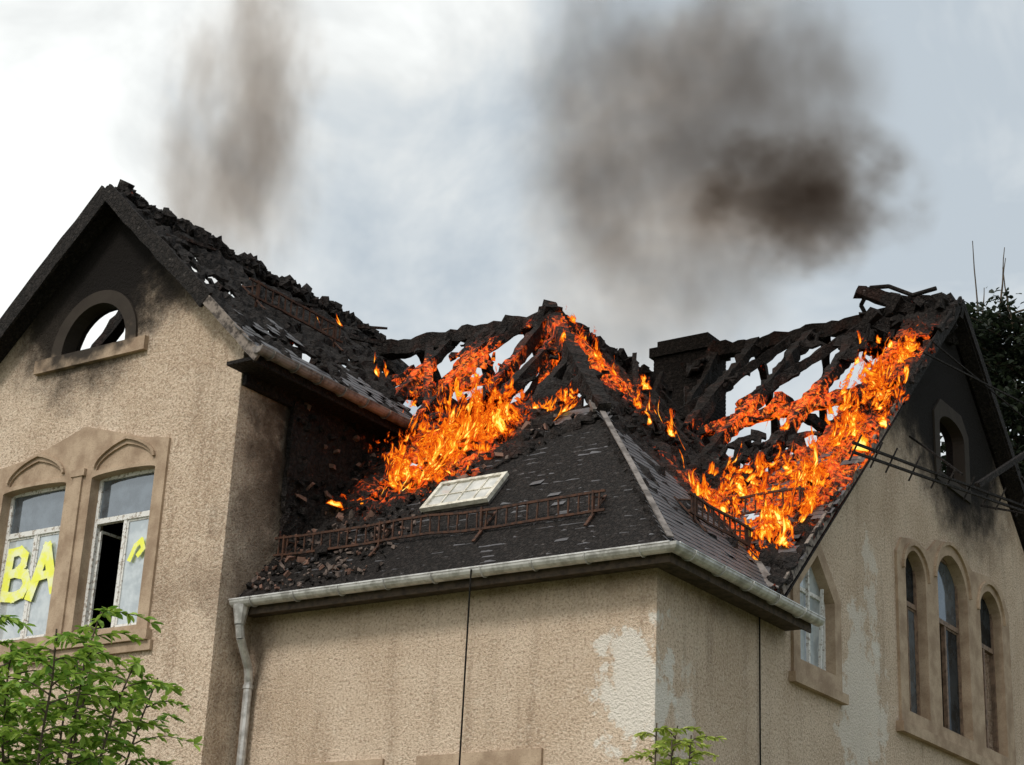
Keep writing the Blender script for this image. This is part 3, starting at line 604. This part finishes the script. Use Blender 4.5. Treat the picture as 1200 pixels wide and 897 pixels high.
sapling('birch_sapling',(1.62,18,0),5.05,.4,4,leaf_mat('leaf_yellow',(.30,.40,.08),(.58,.63,.16)),.09,14,5,.78)
def conifer(name,base,H,seed,mat,rad=2.6):
    random.seed(seed);e=bpy.data.objects.new(name,None);scene.collection.objects.link(e);e.location=base;W=Acc();A=Acc()
    W.bar((0,0,0),(0,0,H),.45,.45,0,12,.01,8,None,.12)
    for k in range(5):
        a=R(0,6.28);p=Vector((R(-.7,.2),R(-.3,.3),H*.95));W.bar(p,p+Vector((math.cos(a)*.3,math.sin(a)*.2,R(1.2,2.6))),.06,.06,0,7,.05,5,None,.35)
    for k in range(380):
        z=H*(.4+.58*random.random());f=1-(z/H-.2)/.8;L=rad*(f**.5)*R(.6,1.1)+.6;a=R(0,6.28);p=Vector((0,0,z));q=p+Vector((math.cos(a)*L,math.sin(a)*L,-.2*L+R(0,.5)));W.bar(p,q,.06,.05,0,3,.02,4,None,.3)
        for m in range(int(L*50)):
            t=R(.2,1.05);c=p.lerp(q,t)+Vector((random.gauss(0,.18),random.gauss(0,.18),random.gauss(0,.16)-.1));d=Vector((math.cos(a+R(-1,1)),math.sin(a+R(-1,1)),R(-.8,.5)));leafquad(A,c,d,Vector((R(-1,1),R(-1,1),1)),R(.16,.34),R(.07,.13),random.random())
    W.done('trunk_and_limbs',BARK,e);A.done('foliage',mat,e)
conifer('spruce_tree',(12.3,42,0),20.6,11,leaf_mat('needle_dark',(.010,.016,.010),(.03,.042,.02)),3.2)
# ---------------------------------------------------------------- ground
s=NT('grass');c=s.coord();g=s.mix(s.smooth(s.noise(c,.4,4),.4,.6),(.08,.11,.04),(.16,.14,.09));s.bsdf(g,.95,s.bump(s.noise(c,8,4),.6,.05),.1)
me=bpy.data.meshes.new('ground');me.from_pydata([(-1500,-1500,0),(1500,-1500,0),(1500,1500,0),(-1500,1500,0)],[],[(0,1,2,3)]);me.materials.append(s.m)
scene.collection.objects.link(bpy.data.objects.new('ground',me))
# ---------------------------------------------------------------- sky and sun
w=bpy.data.worlds.new('World');scene.world=w;w.use_nodes=True;t=w.node_tree;t.nodes.clear()
s=NT.__new__(NT);s.t=t
sd=Vector((-.5,-.75,.9)).normalized();el=math.asin(sd.z)
sky=s.n('ShaderNodeTexSky',sky_type='NISHITA',sun_disc=False,sun_elevation=el,sun_rotation=math.atan2(sd.x,sd.y))
sk=s.mix(1.,sky.outputs[0],(.10,.10,.10),'MULTIPLY')
tc=s.n('ShaderNodeTexCoord').outputs['Generated']
mp=s.n('ShaderNodeMapping',{'Vector':tc,'Location':(3.1,.4,1.7),'Scale':(1,1,1.3)}).outputs[0]
n1=s.noise(mp,6.5,5,.58,.4);n2=s.noise(mp,1.3,1,.5)
f=s.math('ADD',s.math('MULTIPLY',n1,.6),s.math('MULTIPLY',n2,.4))
sx=s.n('ShaderNodeSeparateXYZ',{0:tc}).outputs[0]
f=s.math('SUBTRACT',f,s.math('MULTIPLY',sx,.26))
cc=s.ramp(f,[(.34,(.49,.55,.60)),(.42,(.62,.665,.69)),(.50,(.78,.80,.79)),(.60,(1.0,1.02,1.0))])
cl=s.mix(.95,sk,cc)
bg=s.n('ShaderNodeBackground',{'Color':cl,'Strength':1.12});o=s.n('ShaderNodeOutputWorld');t.links.new(bg.outputs[0],o.inputs[0])
L=bpy.data.lights.new('sun','SUN');L.energy=1.8;L.angle=math.radians(12);L.color=(1,.94,.87);so=bpy.data.objects.new('sun',L);scene.collection.objects.link(so);so.rotation_euler=sd.to_track_quat('Z','Y').to_euler()
# ---------------------------------------------------------------- camera
cd=bpy.data.cameras.new('camera');cd.lens=64.5;cd.sensor_width=36;cd.clip_end=5000;co=bpy.data.objects.new('camera',cd);scene.collection.objects.link(co)
co.location=(0,0,1.6);co.rotation_euler=(Matrix.Rotation(math.radians(110.9),3,'X')@Matrix.Rotation(math.radians(2.75),3,'Z')).to_euler();scene.camera=co
scene.view_settings.view_transform='Standard';scene.view_settings.look='None';scene.view_settings.exposure=0
